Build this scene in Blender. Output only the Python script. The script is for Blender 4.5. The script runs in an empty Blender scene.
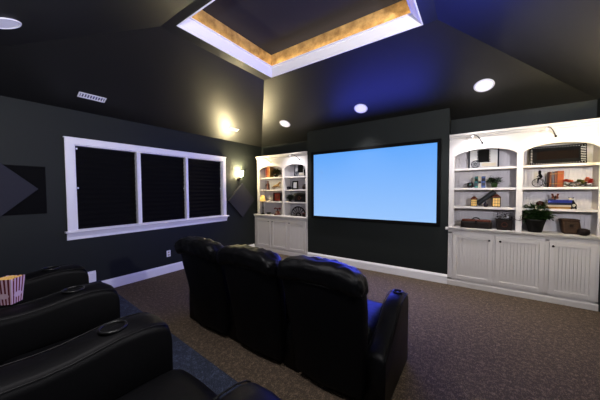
import bpy, bmesh, math, random
from mathutils import Vector, Matrix, noise
PI = math.pi
C = bpy.context.scene.collection
SC = bpy.context.scene

# ------------------------------------------------------------------ camera, world, exposure
def make_camera():
    f, yaw, pitch, roll = 251.14, math.radians(35.0), math.radians(2.15), math.radians(-.34)
    F = Vector((-math.sin(yaw)*math.cos(pitch), math.cos(yaw)*math.cos(pitch), -math.sin(pitch)))
    R = Vector((math.cos(yaw), math.sin(yaw), 0)); U = R.cross(F)
    R2 = R*math.cos(roll)+U*math.sin(roll); U2 = -R*math.sin(roll)+U*math.cos(roll)
    cam = bpy.data.cameras.new('camera'); cam.sensor_width = 36; cam.lens = 36*f/600; cam.clip_start = .02
    o = bpy.data.objects.new('camera', cam); C.objects.link(o)
    m = Matrix((R2, U2, -F)).transposed().to_4x4(); m.translation = Vector((4.624, -4.581, 1.5))
    o.matrix_world = m
    SC.camera = o
make_camera()
W = bpy.data.worlds.new('world'); SC.world = W; W.use_nodes = True
W.node_tree.nodes['Background'].inputs[0].default_value = (.02, .025, .04, 1)
W.node_tree.nodes['Background'].inputs[1].default_value = 1.0
vs = SC.view_settings
vs.view_transform = 'Standard'; vs.look = 'None'; vs.exposure = 0.0; vs.gamma = 1.0; vs.use_curve_mapping = False

# light powers (W)
P_SCREEN = 70.0      # light thrown back by the lit projection screen
P_SCONCE = 190.0
P_CAB = {'rc': 2.2, 'rw': 3.4, 'lw': 4.2, 'lc': 2.6}
P_CAN = 210.0  # added fill spots under the ceiling discs
P_COVE = 6.5

def light(name, kind, loc, power, color, size=.05, rot=None, spot=None, parent=None, size_y=None, blend=.5):
    l = bpy.data.lights.new(name, kind); l.energy = power; l.color = color
    if kind == 'AREA':
        l.size = size
        if size_y: l.shape = 'RECTANGLE'; l.size_y = size_y
    else: l.shadow_soft_size = size
    if kind == 'SPOT': l.spot_size = spot; l.spot_blend = blend
    o = bpy.data.objects.new(name, l); C.objects.link(o); o.location = loc
    if rot: o.rotation_euler = rot
    if parent: o.parent = parent
    return o
# the bright screen throws its blue picture light into the room
light('screen_light', 'AREA', (2.956, -.09, 1.61), P_SCREEN, (.06, .06, 1.0), 1.9, (-PI/2, 0, 0), size_y=1.15)

# ------------------------------------------------------------------ materials
def rgb(r, g, b):
    return tuple((c/255/12.92 if c/255 <= .04045 else ((c/255+.055)/1.055)**2.4) for c in (r, g, b))+(1,)
DEEP = 1.0
def mat(name, col, rough=.6, metal=0, bump=0, bscale=60, var=0, vscale=8, emit=None, estr=0, trans=0, coat=0, spec=.5):
    if not emit and DEEP < 1: col = tuple(c**1.22*DEEP for c in col[:3])+(1,); spec = min(spec, .22)
    m = bpy.data.materials.new(name); m.use_nodes = True
    nt = m.node_tree; b = nt.nodes['Principled BSDF']
    b.inputs['Base Color'].default_value = col; b.inputs['Roughness'].default_value = rough
    b.inputs['Metallic'].default_value = metal; b.inputs['Specular IOR Level'].default_value = spec
    if trans: b.inputs['Transmission Weight'].default_value = trans
    if coat: b.inputs['Coat Weight'].default_value = coat; b.inputs['Coat Roughness'].default_value = .2
    if emit: b.inputs['Emission Color'].default_value = emit; b.inputs['Emission Strength'].default_value = estr
    tc = nt.nodes.new('ShaderNodeTexCoord')
    if var:
        n = nt.nodes.new('ShaderNodeTexNoise'); n.inputs['Scale'].default_value = vscale; n.inputs['Detail'].default_value = 4
        nt.links.new(tc.outputs['Object'], n.inputs['Vector'])
        mx = nt.nodes.new('ShaderNodeMix'); mx.data_type = 'RGBA'
        mx.inputs[6].default_value = tuple(c*(1-var) for c in col[:3])+(1,)
        mx.inputs[7].default_value = tuple(min(1, c*(1+var)) for c in col[:3])+(1,)
        nt.links.new(n.outputs['Fac'], mx.inputs[0]); nt.links.new(mx.outputs[2], b.inputs['Base Color'])
    if bump:
        n = nt.nodes.new('ShaderNodeTexNoise'); n.inputs['Scale'].default_value = bscale; n.inputs['Detail'].default_value = 5
        nt.links.new(tc.outputs['Object'], n.inputs['Vector'])
        bp = nt.nodes.new('ShaderNodeBump'); bp.inputs['Strength'].default_value = bump; bp.inputs['Distance'].default_value = .01
        nt.links.new(n.outputs['Fac'], bp.inputs['Height']); nt.links.new(bp.outputs[0], b.inputs['Normal'])
    return m
M = {}
M['wall'] = mat('charcoal wall paint', rgb(27, 31, 30), .6, bump=.05, bscale=180, spec=.22)
M['ceil'] = mat('charcoal satin ceiling paint', rgb(19, 19, 18), .43, bump=.02, bscale=120, spec=.45)
M['white'] = mat('white trim paint', rgb(245, 243, 246), .4, bump=.02, bscale=40)
M['cab'] = mat('cream cabinet paint', rgb(212, 207, 204), .45, bump=.02, bscale=40)
M['cabback'] = mat('cabinet back paint', rgb(192, 188, 192), .6)
M['leather'] = mat('black leather', (.003, .003, .0035, 1), .42, bump=.22, bscale=26, spec=.16)
M['leather2'] = mat('smooth black leather', (.0025, .0025, .003, 1), .5, bump=.06, bscale=60, spec=.10)
M['plastic'] = mat('black plastic', (.006, .006, .006, 1), .3)
M['chrome'] = mat('dark chrome', (.25, .24, .23, 1), .25, metal=1)
M['black'] = mat('matt black', (.004, .004, .005, 1), .8, spec=.08)
M['velvet'] = mat('black velvet', (.004, .004, .004, 1), .9, bump=.05, spec=.1)
DEEP = .48      # ornaments are painted and woven in deep, saturated tones
M['bronze'] = mat('dark bronze', (.03, .018, .012, 1), .4, metal=.7)
M['brown'] = mat('dark brown wood', rgb(62, 36, 22), .5, var=.4, vscale=20)
M['rust'] = mat('rust brown', rgb(128, 70, 46), .6, var=.3, vscale=25)
M['tan'] = mat('tan paper', rgb(208, 172, 118), .7, var=.2, vscale=30)
M['gold'] = mat('gold paint', rgb(200, 150, 60), .5, var=.2)
M['red'] = mat('red paint', rgb(150, 36, 30), .5, var=.3)
M['orange'] = mat('orange cloth', rgb(205, 110, 48), .6, var=.15)
M['blue'] = mat('blue cloth', rgb(40, 66, 180), .5, var=.15)
M['lblue'] = mat('sky blue paint', rgb(110, 140, 205), .5, var=.1)
M['teal'] = mat('teal paint', rgb(80, 160, 160), .5, var=.15)
M['green'] = mat('leaf green', rgb(62, 98, 44), .5, var=.5, vscale=30)
M['dgreen'] = mat('dark leaf green', rgb(30, 52, 30), .5, var=.5, vscale=30)
M['olive'] = mat('olive leaf', rgb(120, 125, 60), .55, var=.4, vscale=30)
M['pink'] = mat('dusty pink petal', rgb(196, 110, 92), .6, var=.3, vscale=30)
M['cream'] = mat('cream', rgb(255, 245, 225), .6, var=.1)
M['grey'] = mat('grey fabric', rgb(94, 94, 104), .9, bump=.3, bscale=300, var=.2, vscale=200, spec=.15)
M['purple'] = mat('dark purple glaze', rgb(50, 36, 60), .35)
M['stone'] = mat('grey board', rgb(96, 98, 112), .6, var=.2)
M['pot'] = mat('black wicker pot', (.008, .007, .007, 1), .6, bump=.5, bscale=90)
M['wicker'] = mat('brown wicker', rgb(92, 66, 46), .65, bump=.8, bscale=70, var=.6, vscale=45)
M['dwicker'] = mat('dark wicker', rgb(48, 32, 24), .6, bump=.8, bscale=80, var=.6, vscale=45)
DEEP = .8
M['petal_red'] = mat('red petal', rgb(190, 60, 44), .6, var=.2, vscale=40)
M['petal_pink'] = mat('salmon petal', rgb(228, 140, 104), .6, var=.2, vscale=40)
M['petal_yellow'] = mat('yellow green petal', rgb(205, 190, 110), .6, var=.25, vscale=40)
M['book_brown'] = mat('red brown cloth', rgb(112, 60, 36), .6, var=.2)
M['popred'] = mat('dull red card', rgb(120, 34, 52), .6)
M['popwhite'] = mat('white card', rgb(222, 196, 212), .6)
M['popcorn'] = mat('popcorn', rgb(226, 190, 120), .8, bump=.6, bscale=90, var=.25, vscale=60)
DEEP = 1.0
M['glow'] = mat('warm lantern glass', rgb(235, 190, 110), .4, emit=rgb(235, 190, 100), estr=.22)
M['canlens'] = mat('frosted lens with added glow', rgb(225, 222, 230), .5, emit=rgb(218, 214, 230), estr=.62)  # glow added to the otherwise unlit ceiling discs
M['shade'] = mat('frosted glass shade', rgb(255, 240, 205), .4, emit=(1, .86, .50, 1), estr=300)
M['shade_white'] = mat('fill sconce shade', rgb(255, 255, 255), .4, emit=(.96, .94, 1, 1), estr=8)  # glowing shade of the added fill sconces
M['bulb'] = mat('lit bulb', rgb(255, 240, 205), .4, emit=(1, .85, .55, 1), estr=2)
M['steel'] = mat('satin white metal', rgb(225, 225, 232), .4)

def carpet_mat(riser=False):
    m = mat('brown ribbed carpet', rgb(116, 98, 86), .95, spec=.15)
    nt = m.node_tree; b = nt.nodes['Principled BSDF']
    tc = nt.nodes.new('ShaderNodeTexCoord')
    v = nt.nodes.new('ShaderNodeTexVoronoi'); v.inputs['Scale'].default_value = 120
    mp = nt.nodes.new('ShaderNodeMapping'); mp.inputs['Scale'].default_value = (1, .62, 1)
    nt.links.new(tc.outputs['Object'], mp.inputs[0]); nt.links.new(mp.outputs[0], v.inputs['Vector'])
    n = nt.nodes.new('ShaderNodeTexNoise'); n.inputs['Scale'].default_value = 28; n.inputs['Detail'].default_value = 1; nt.links.new(tc.outputs['Object'], n.inputs['Vector'])
    add = nt.nodes.new('ShaderNodeMath'); add.operation = 'MULTIPLY_ADD'; add.inputs[1].default_value = .9
    nt.links.new(v.outputs['Distance'], add.inputs[0]); nt.links.new(n.outputs['Fac'], add.inputs[2])
    cr = nt.nodes.new('ShaderNodeValToRGB')
    c0, c1 = (rgb(76, 84, 106), rgb(44, 49, 64)) if riser else (rgb(132, 114, 94), rgb(78, 67, 56))  # riser tones have the screen's blue light put into the colour
    cr.color_ramp.elements[0].position = .45; cr.color_ramp.elements[0].color = c0
    cr.color_ramp.elements[1].position = 1.15; cr.color_ramp.elements[1].color = c1
    nt.links.new(add.outputs[0], cr.inputs[0]); nt.links.new(cr.outputs[0], b.inputs['Base Color'])
    bp = nt.nodes.new('ShaderNodeBump'); bp.inputs['Strength'].default_value = .7; bp.inputs['Distance'].default_value = .008; bp.invert = True
    nt.links.new(v.outputs['Distance'], bp.inputs['Height']); nt.links.new(bp.outputs[0], b.inputs['Normal'])
    return m
M['carpet'] = carpet_mat()
def translucent(m):
    nt = m.node_tree; out = nt.nodes['Material Output']; b = nt.nodes['Principled BSDF']
    tr = nt.nodes.new('ShaderNodeBsdfTranslucent'); tr.inputs[0].default_value = (.9, .88, .82, 1)
    ad = nt.nodes.new('ShaderNodeMixShader'); ad.inputs[0].default_value = .6
    nt.links.new(b.outputs[0], ad.inputs[1]); nt.links.new(tr.outputs[0], ad.inputs[2]); nt.links.new(ad.outputs[0], out.inputs[0])
translucent(M['shade'])
def cove_mat():
    m = mat('mottled gold wall finish', rgb(150, 110, 60), .7, bump=.3, bscale=10)
    nt = m.node_tree; b = nt.nodes['Principled BSDF']
    tc = nt.nodes.new('ShaderNodeTexCoord'); n = nt.nodes.new('ShaderNodeTexNoise')
    n.inputs['Scale'].default_value = 7; n.inputs['Detail'].default_value = 6; n.inputs['Roughness'].default_value = .65
    nt.links.new(tc.outputs['Object'], n.inputs['Vector'])
    cr = nt.nodes.new('ShaderNodeValToRGB')
    cr.color_ramp.elements[0].position = .35; cr.color_ramp.elements[0].color = rgb(128, 96, 56)
    cr.color_ramp.elements[1].position = .68; cr.color_ramp.elements[1].color = rgb(205, 168, 108)
    nt.links.new(n.outputs['Fac'], cr.inputs[0]); nt.links.new(cr.outputs[0], b.inputs['Base Color'])
    return m
M['cove'] = cove_mat()
def screen_mat():
    # the picture shown on the screen: a plain blue gradient
    m = bpy.data.materials.new('projected blue picture'); m.use_nodes = True; nt = m.node_tree
    b = nt.nodes['Principled BSDF']; b.inputs['Base Color'].default_value = (.02, .02, .02, 1); b.inputs['Roughness'].default_value = .9
    b.inputs['Specular IOR Level'].default_value = 0
    tc = nt.nodes.new('ShaderNodeTexCoord'); s = nt.nodes.new('ShaderNodeSeparateXYZ')
    nt.links.new(tc.outputs['Object'], s.inputs[0])
    mr = nt.nodes.new('ShaderNodeMapRange'); mr.inputs[1].default_value = -.65; mr.inputs[2].default_value = .65
    nt.links.new(s.outputs[2], mr.inputs[0])
    cr = nt.nodes.new('ShaderNodeValToRGB')
    cr.color_ramp.elements[0].color = rgb(152, 197, 253); cr.color_ramp.elements[1].color = rgb(97, 168, 252)
    nt.links.new(mr.outputs[0], cr.inputs[0]); nt.links.new(cr.outputs[0], b.inputs['Emission Color'])
    b.inputs['Emission Strength'].default_value = 1.0
    return m
M['screen'] = screen_mat()

# ------------------------------------------------------------------ mesh helpers
class MB:
    def __init__(s): s.bm = bmesh.new(); s.sm = set()
    def face(s, pts, m=0):
        vs_ = [s.bm.verts.new(p) for p in pts]
        f = s.bm.faces.new(vs_); f.material_index = m; return s
    def box(s, x0, x1, y0, y1, z0, z1, m=0):
        x0, x1 = sorted((x0, x1)); y0, y1 = sorted((y0, y1)); z0, z1 = sorted((z0, z1))
        v = [s.bm.verts.new(p) for p in ((x0,y0,z0),(x1,y0,z0),(x1,y1,z0),(x0,y1,z0),(x0,y0,z1),(x1,y0,z1),(x1,y1,z1),(x0,y1,z1))]
        for q in ((0,3,2,1),(4,5,6,7),(0,1,5,4),(1,2,6,5),(2,3,7,6),(3,0,4,7)):
            f = s.bm.faces.new([v[i] for i in q]); f.material_index = m
        return s
    def prism(s, pts, a, b, axis='x', m=0):
        # pts: 2D outline; extruded along axis from a to b
        def P(p, t):
            return {'x': (t, p[0], p[1]), 'y': (p[0], t, p[1]), 'z': (p[0], p[1], t)}[axis]
        A = [s.bm.verts.new(P(p, a)) for p in pts]; B = [s.bm.verts.new(P(p, b)) for p in pts]
        n = len(pts); fs = [s.bm.faces.new(A), s.bm.faces.new(B[::-1])]
        for i in range(n): fs.append(s.bm.faces.new((A[i], B[i], B[(i+1) % n], A[(i+1) % n])))
        for f in fs: f.material_index = m
        return s
    def loft(s, rings, cap=True, m=0, closed=True):
        R = [[s.bm.verts.new(p) for p in r] for r in rings]; n = len(R[0])
        for a, b in zip(R, R[1:]):
            for i in range(n if closed else n-1):
                f = s.bm.faces.new((a[i], a[(i+1) % n], b[(i+1) % n], b[i])); f.material_index = m
        if cap:
            f = s.bm.faces.new(R[0][::-1]); f.material_index = m
            f = s.bm.faces.new(R[-1]); f.material_index = m
        return s
    def tube(s, pts, r, n=8, m=0, cap=True):
        pts = [Vector(p) for p in pts]; rs = r if isinstance(r, (list, tuple)) else [r]*len(pts)
        rings = []; up = Vector((0, 0, 1))
        for i, p in enumerate(pts):
            t = (pts[min(i+1, len(pts)-1)]-pts[max(i-1, 0)]).normalized()
            u = up.cross(t)
            if u.length < .05: u = Vector((1, 0, 0)).cross(t)
            u.normalize(); w = t.cross(u)
            rings.append([p+u*rs[i]*math.cos(2*PI*k/n)+w*rs[i]*math.sin(2*PI*k/n) for k in range(n)])
        return s.loft(rings, cap, m)
    def lathe(s, prof, c=(0, 0, 0), n=20, axis='z', m=0, cap=True):
        rings = []
        for r, h in prof:
            ring = []
            for k in range(n):
                a = 2*PI*k/n; x, y = max(r, .0004)*math.cos(a), max(r, .0004)*math.sin(a)
                q = {'z': (x, y, h), 'y': (x, h, y), 'x': (h, x, y)}[axis]
                ring.append((q[0]+c[0], q[1]+c[1], q[2]+c[2]))
            rings.append(ring)
        return s.loft(rings, cap, m)
    def torus(s, c, R, r, axis='z', n=24, k=8, m=0, arc=2*PI, start=0):
        rings = []; full = arc > 6.28; cnt = n if full else n+1
        for i in range(cnt):
            a = start+arc*i/n; ring = []
            for j in range(k):
                b = 2*PI*j/k; rr = R+r*math.cos(b); h = r*math.sin(b)
                x, y = rr*math.cos(a), rr*math.sin(a)
                q = {'z': (x, y, h), 'y': (x, h, y), 'x': (h, x, y)}[axis]
                ring.append((q[0]+c[0], q[1]+c[1], q[2]+c[2]))
            rings.append(ring)
        if full: rings.append(rings[0])
        return s.loft(rings, not full, m)
    def sphere(s, c, r, m=0, n=12, sc=(1, 1, 1)):
        prof = [(r*math.sin(PI*i/(n//2+2)), -r*math.cos(PI*i/(n//2+2))) for i in range(n//2+3)]
        rings = []
        for rr, h in prof:
            rings.append([(c[0]+sc[0]*max(rr, r*.01)*math.cos(2*PI*k/n), c[1]+sc[1]*max(rr, r*.01)*math.sin(2*PI*k/n), c[2]+sc[2]*h) for k in range(n)])
        return s.loft(rings, True, m)
    def rbox(s, c, size, r, n=8, fn=None, m=0):
        # box with rounded edges on an even grid; fn deforms each point
        hx, hy, hz = [v/2 for v in size]; cache = {}
        def V(p):
            q = Vector((p[0]*hx, p[1]*hy, p[2]*hz))
            rr = min(r, hx, hy, hz)
            i = Vector((max(-hx+rr, min(hx-rr, q.x)), max(-hy+rr, min(hy-rr, q.y)), max(-hz+rr, min(hz-rr, q.z))))
            d = q-i
            if d.length > 1e-9: q = i+d.normalized()*rr
            q = q+Vector(c)
            if fn: q = Vector(fn(q))
            key = tuple(round(a, 5) for a in p)
            if key not in cache: cache[key] = s.bm.verts.new(q)
            return cache[key]
        g = [-math.cos(PI*i/n)*.35+(-1+2*i/n)*.65 for i in range(n+1)]
        for ax in range(3):
            for sg in (-1, 1):
                for i in range(n):
                    for j in range(n):
                        quad = []
                        for a, b in ((i, j), (i+1, j), (i+1, j+1), (i, j+1)):
                            p = [0, 0, 0]; p[ax] = sg; p[(ax+1) % 3] = g[a]; p[(ax+2) % 3] = g[b]
                            quad.append(V(p))
                        if sg < 0: quad = quad[::-1]
                        if len(set(quad)) == 4:
                            f = s.bm.faces.new(quad); f.material_index = m
        return s
    def leaf(s, p0, d, length, width, droop=.3, m=0, n=4):
        p0 = Vector(p0); d = Vector(d).normalized(); side = d.cross(Vector((0, 0, 1)))
        if side.length < .05: side = Vector((1, 0, 0))
        side.normalize(); L = []; Rr = []; Md = []
        for i in range(n+1):
            t = i/n; c = p0+d*length*t+Vector((0, 0, -droop*length*t*t))
            w = width*math.sin(PI*min(.97, .08+.9*t))**.8*.5
            L.append(s.bm.verts.new(c-side*w)); Rr.append(s.bm.verts.new(c+side*w)); Md.append(s.bm.verts.new(c-Vector((0, 0, w*.35))))
        for i in range(n):
            for a, b in ((L, Md), (Md, Rr)):
                f = s.bm.faces.new((a[i], b[i], b[i+1], a[i+1])); f.material_index = m
        return s
    def xform(s, mx): bmesh.ops.transform(s.bm, matrix=mx, verts=s.bm.verts); return s
    def build(s, name, mats, parent=None, smooth=False, bevel=0, loc=None, rot=None, fix=True):
        if fix: bmesh.ops.recalc_face_normals(s.bm, faces=s.bm.faces)
        me = bpy.data.meshes.new(name); s.bm.to_mesh(me); s.bm.free()
        for x in (mats if isinstance(mats, (list, tuple)) else [mats]): me.materials.append(x)
        if smooth: me.polygons.foreach_set('use_smooth', [True]*len(me.polygons))
        o = bpy.data.objects.new(name, me); C.objects.link(o)
        if parent: o.parent = parent
        if loc: o.location = loc
        if rot: o.rotation_euler = rot
        if bevel:
            b = o.modifiers.new('bevel', 'BEVEL'); b.width = bevel; b.segments = 2; b.limit_method = 'ANGLE'; b.angle_limit = math.radians(40)
        return o
def thing(name, label, cat, loc=(0, 0, 0), rz=0, group=None):
    o = bpy.data.objects.new(name, None); C.objects.link(o); o.empty_display_size = .1
    o.location = loc; o.rotation_euler = (0, 0, rz); return tag(o, label, cat, group)
def tag(o, label, cat, group=None, kind=None):
    o['label'] = label; o['category'] = cat
    if group: o['group'] = group
    if kind: o['kind'] = kind
    return o
def struct(o): o['kind'] = 'structure'; return o
def plabel(o, l): o['label'] = l; return o

# ------------------------------------------------------------------ room shell
RW, YB, YN, ZC = 5.88, -5.0, .28, 2.644
SL = .454; ZR = 3.385; RI = (ZR-ZC)/SL            # slope run
YR = YN-RI; YBR = -3.08
TX0, TX1, TY0, TY1 = 1.80, 4.10, -2.98, -1.36      # tray opening
TZ = 3.75
struct(MB().box(-.1, RW+.1, YB-.1, YN+.1, -.1, 0).build('floor', M['carpet']))
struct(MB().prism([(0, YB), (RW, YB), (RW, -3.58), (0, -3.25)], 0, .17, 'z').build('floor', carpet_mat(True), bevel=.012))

# left wall with the triple window opening
WY0, WY1, WZ0, WZ1 = -3.49, -.985, .955, 2.165
lw = MB()
lw.box(-.14, 0, YB-.1, WY0, 0, ZC); lw.box(-.14, 0, WY1, YN+.1, 0, ZC)
lw.box(-.14, 0, WY0, WY1, 0, WZ0); lw.box(-.14, 0, WY0, WY1, WZ1, ZC)
struct(lw.build('wall_left', M['wall']))
struct(MB().box(RW, RW+.1, YB-.1, YN+.1, 0, ZC).build('wall_right', M['wall']))
struct(MB().box(0, RW, YN, YN+.1, 0, ZC).build('wall_front', M['wall']))
struct(MB().box(0, RW, YB-.1, YB, 0, ZC).build('wall_back', M['wall']))
struct(MB().prism([(0, 0), (0, ZC+SL*YN-.002), (YN, ZC-.002), (YN, 0)], 1.62, 4.27).build('wall_screen', M['wall']))
# hipped ceiling
cl = MB()
A = [(0, YB, ZC), (RW, YB, ZC), (RW, YN, ZC), (0, YN, ZC)]
x0, x1 = RI, RW-RI
B = [(x0, YBR, ZR), (x1, YBR, ZR), (x1, YR, ZR), (x0, YR, ZR)]
Tt = [(TX0, TY0, ZR), (TX1, TY0, ZR), (TX1, TY1, ZR), (TX0, TY1, ZR)]
for i in range(4):
    j = (i+1) % 4
    cl.face([A[i], A[j], B[j], B[i]]); cl.face([B[i], B[j], Tt[j], Tt[i]])
struct(cl.build('ceiling', M['ceil'], fix=False))
struct(MB().box(TX0-.02, TX1+.02, TY0-.02, TY1+.02, TZ, TZ+.05).build('ceiling', mat('flat dark ceiling paint', rgb(36, 35, 42), .8, spec=.1)))
# tray walls (mottled gold), crown with hidden cove strip
tw = MB()
T2 = [(p[0], p[1], TZ) for p in Tt]
for i in range(4): tw.face([Tt[i], Tt[(i+1) % 4], T2[(i+1) % 4], T2[i]])
struct(tw.build('wall_tray', M['cove'], fix=False))
cr = MB()
prof = [(0, 0), (.012, 0), (.018, .018), (.035, .03), (.06, .06), (.085, .09), (.09, .105), (.108, .108), (.108, .122), (.09, .122), (.012, .03), (0, .03)]
rings = []
for cx_, cy_, sx, sy in ((TX0, TY0, 1, 1), (TX1, TY0, -1, 1), (TX1, TY1, -1, -1), (TX0, TY1, 1, -1)):
    rings.append([(cx_+sx*a, cy_+sy*a, ZR-.004+b) for a, b in prof])
rings.append(rings[0])
cr.loft(rings, cap=False)
struct(cr.build('trim_1', M['white']))
cy = (TY0+TY1)/2; cx = (TX0+TX1)/2
for nm, loc, rot, L, pw in (('l', (TX0+.04, cy, ZR+.11), (0, PI-.35, 0), TY1-TY0-.1, .75), ('r', (TX1-.04, cy, ZR+.11), (0, PI+.35, 0), TY1-TY0-.1, 1.3),
                        ('f', (cx, TY1-.04, ZR+.11), (PI-.35, 0, 0), TX1-TX0-.1, 2.2), ('b', (cx, TY0+.04, ZR+.11), (PI+.35, 0, 0), TX1-TX0-.1, .9)):
    o = light('cove_light', 'AREA', loc, P_COVE*pw*.5, (1, .83, .52), .03, rot, size_y=.03)
    if nm in 'fb': o.data.size = L
    else: o.data.size_y = L

# baseboards
def bb(name, pts2, a, b, axis): return struct(MB().prism(pts2, a, b, axis).build(name, M['white']))
def bprof(o, s, z=0, h=.15): return [(o, z), (o+s*.018, z), (o+s*.018, z+h-.03), (o+s*.010, z+h-.012), (o+s*.010, z+h-.004), (o, z+h)]
bb('baseboard_left', bprof(.0005, 1), -3.32, -.03, 'y')
bb('baseboard_riser', bprof(.0005, 1, .17, .16), YB, -3.30, 'y')
bb('baseboard_front', bprof(-.0005, -1), 1.62, 4.272, 'x')

# ------------------------------------------------------------------ windows on the left wall
win = MB()
cw = .105
win.box(0, .022, WY0-cw, WY0, WZ0-.02, WZ1+.08); win.box(0, .022, WY1, WY1+cw-.02, WZ0-.02, WZ1+.08)
win.box(0, .024, WY0-cw-.0, WY1+cw-.02, WZ1, WZ1+.085)
win.box(0, .034, WY0-cw-.012, WY1+cw-.008, WZ1+.08, WZ1+.095)
for a, b in ((WY0-.002, WY0+.012), (WY1-.012, WY1+.002)): win.box(-.13, 0, a, b, WZ0, WZ1)
win.box(-.13, 0, WY0, WY1, WZ1-.012, WZ1+.002); win.box(-.13, 0, WY0, WY1, WZ0-.002, WZ0+.01)
wf = struct(win.build('window_1', M['white'], bevel=.003))
MU = ((-2.705, -2.645), (-1.85, -1.80))
for a, b in MU: MB().box(-.12, .018, a, b, WZ0+.01, WZ1-.012).build('mullion', M['white'], wf, bevel=.002)
sl = MB()
sl.prism([(0, .93), (.075, .93), (.082, .94), (.075, .955), (0, .955)], WY0-cw-.03, WY1+cw+.01, 'y')
sl.prism([(0, .83), (.018, .83), (.022, .87), (.045, .915), (.05, .93), (0, .93)], WY0-cw-.01, WY1+cw-.01, 'y')
sl.build('window_sill', M['white'], wf)
edges = [WY0+.012, MU[0][0], MU[0][1], MU[1][0], MU[1][1], WY1-.012]
names = ('widest black pleated blackout shade, in the left window pane', 'black pleated blackout shade in the middle window pane', 'black pleated blackout shade in the right window pane nearest the lit wall sconce')
for i in range(3):
    a, b = edges[2*i], edges[2*i+1]
    MB().box(-.125, -.12, a, b, WZ0+.01, WZ1-.012).build('window_pane', mat('dark window glass', (.01, .012, .02, 1), .1), wf)
    t = thing('blackout_shade', names[i], 'window shade', (-.05, (a+b)/2, WZ0+.01), 0, 'blackout shades in the triple window')
    h = WZ1-WZ0-.03; w = b-a-(.022 if i == 0 else .014); off = .004; n = 30
    pts = []
    for k in range(n+1): pts.append((.006 if k % 2 else -.006, .03+(h-.05)*k/n))
    ring = [(x, z) for x, z in pts]+[(x-.006, z) for x, z in pts[::-1]]
    pl = MB()
    for k in range(n):
        z0_, z1_ = .03+(h-.05)*k/n, .03+(h-.05)*(k+1)/n
        pl.face([(pts[k][0], -w/2+off, z0_), (pts[k][0], w/2+off, z0_), (pts[k+1][0], w/2+off, z1_), (pts[k+1][0], -w/2+off, z1_)])
        pl.face([(pts[k][0]-.01, -w/2+off, z0_), (pts[k][0]-.01, w/2+off, z0_), (pts[k+1][0]-.01, w/2+off, z1_), (pts[k+1][0]-.01, -w/2+off, z1_)])
    pl.build('pleated_fabric', M['velvet'], t)
    MB().box(-.018, .014, -w/2+off, w/2+off, h-.025, h).build('head_rail', M['black'], t)
    MB().box(-.014, .01, -w/2+off, w/2+off, 0, .03).build('bottom_rail', M['black'], t)
    for zz in ((h-.03, h*.5) if i == 0 else (h*.5,)):
        MB().box(.012, .02, -w/2 if i == 0 else w/2-.02, -w/2+.02 if i == 0 else w/2, zz-.012, zz+.012).build('cord_cleat', M['steel'], t)

# ------------------------------------------------------------------ built-in cabinets
def door_panel(t, a, b, z0, z1, knobx, y=-.0):
    d = MB(); fw = .055
    d.box(a, a+fw, y-.022, y-.002, z0, z1); d.box(b-fw, b, y-.022, y-.002, z0, z1)
    d.box(a+fw, b-fw, y-.022, y-.002, z0, z0+fw); d.box(a+fw, b-fw, y-.022, y-.002, z1-fw, z1)
    door = d.build('door', M['cab'], t, bevel=.003)
    p = MB(); n = max(4, round((b-a-2*fw)/.036)); s_ = (b-a-2*fw)/n
    for k in range(n): p.box(a+fw+k*s_+.0015, a+fw+(k+1)*s_-.0015, y-.010, y-.003, z0+fw, z1-fw)
    p.build('beadboard_panel', M['cab'], door, bevel=.0015)
    MB().lathe([(.004, 0), (.004, -.012), (.013, -.018), (.014, -.024), (.008, -.029), (.001, -.03)], (knobx, y-.022, z1-.055), 14, 'y').build('knob', M['bronze'], door, smooth=True)
def base_cabinet(X0, X1, doors, label):
    t = thing('base_cabinet', label, 'cabinet', (X0, 0, 0))
    w = X1-X0
    MB().box(0, w, .0, .275, .085, .868).build('body', M['cab'], t, bevel=.002)
    pl = MB(); pl.prism([(-.02, .001), (-.02, .07), (-.012, .085), (.27, .085), (.27, .001)], 0, w); pl.build('plinth', M['cab'], t)
    ff = MB(); xs = [0]+[v-X0 for d in doors for v in d[:2]]+[w]
    z0, z1 = .115, .815
    for a, b in zip(xs[::2], xs[1::2]): ff.box(a, b, -.006, .0, .085, .868)
    ff.box(0, w, -.006, 0, z1, .868); ff.box(0, w, -.006, 0, .085, z0)
    ff.build('face_frame', M['cab'], t, bevel=.002)
    for a, b, k in doors: door_panel(t, a-X0+.004, b-X0-.004, z0+.004, z1-.004, k-X0)
    return t
def countertop(X0, X1, label, lip=0):
    c = MB(); pr = [(-.028, .8685), (-.040, .878), (-.042, .905), (-.034, .915), (.278, .915), (.278, .8685)]
    c.prism(pr, X0, X1)
    c.prism([(.0, .8685), (-.028, .8685), (-.040, .878), (-.042, .905), (-.034, .915), (.0, .915)][::-1] if 0 else [(-.022, .8685), (-.028, .8685), (-.040, .878), (-.042, .905), (-.034, .915), (-.022, .915)], X0-lip, X1) if lip else None
    c.prism([(-.007, .84), (-.020, .8684), (-.007, .8684)], X0, X1)
    return tag(c.build('countertop', M['cab']), label, 'countertop')
SH = (1.825, 1.525, 1.24)
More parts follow.
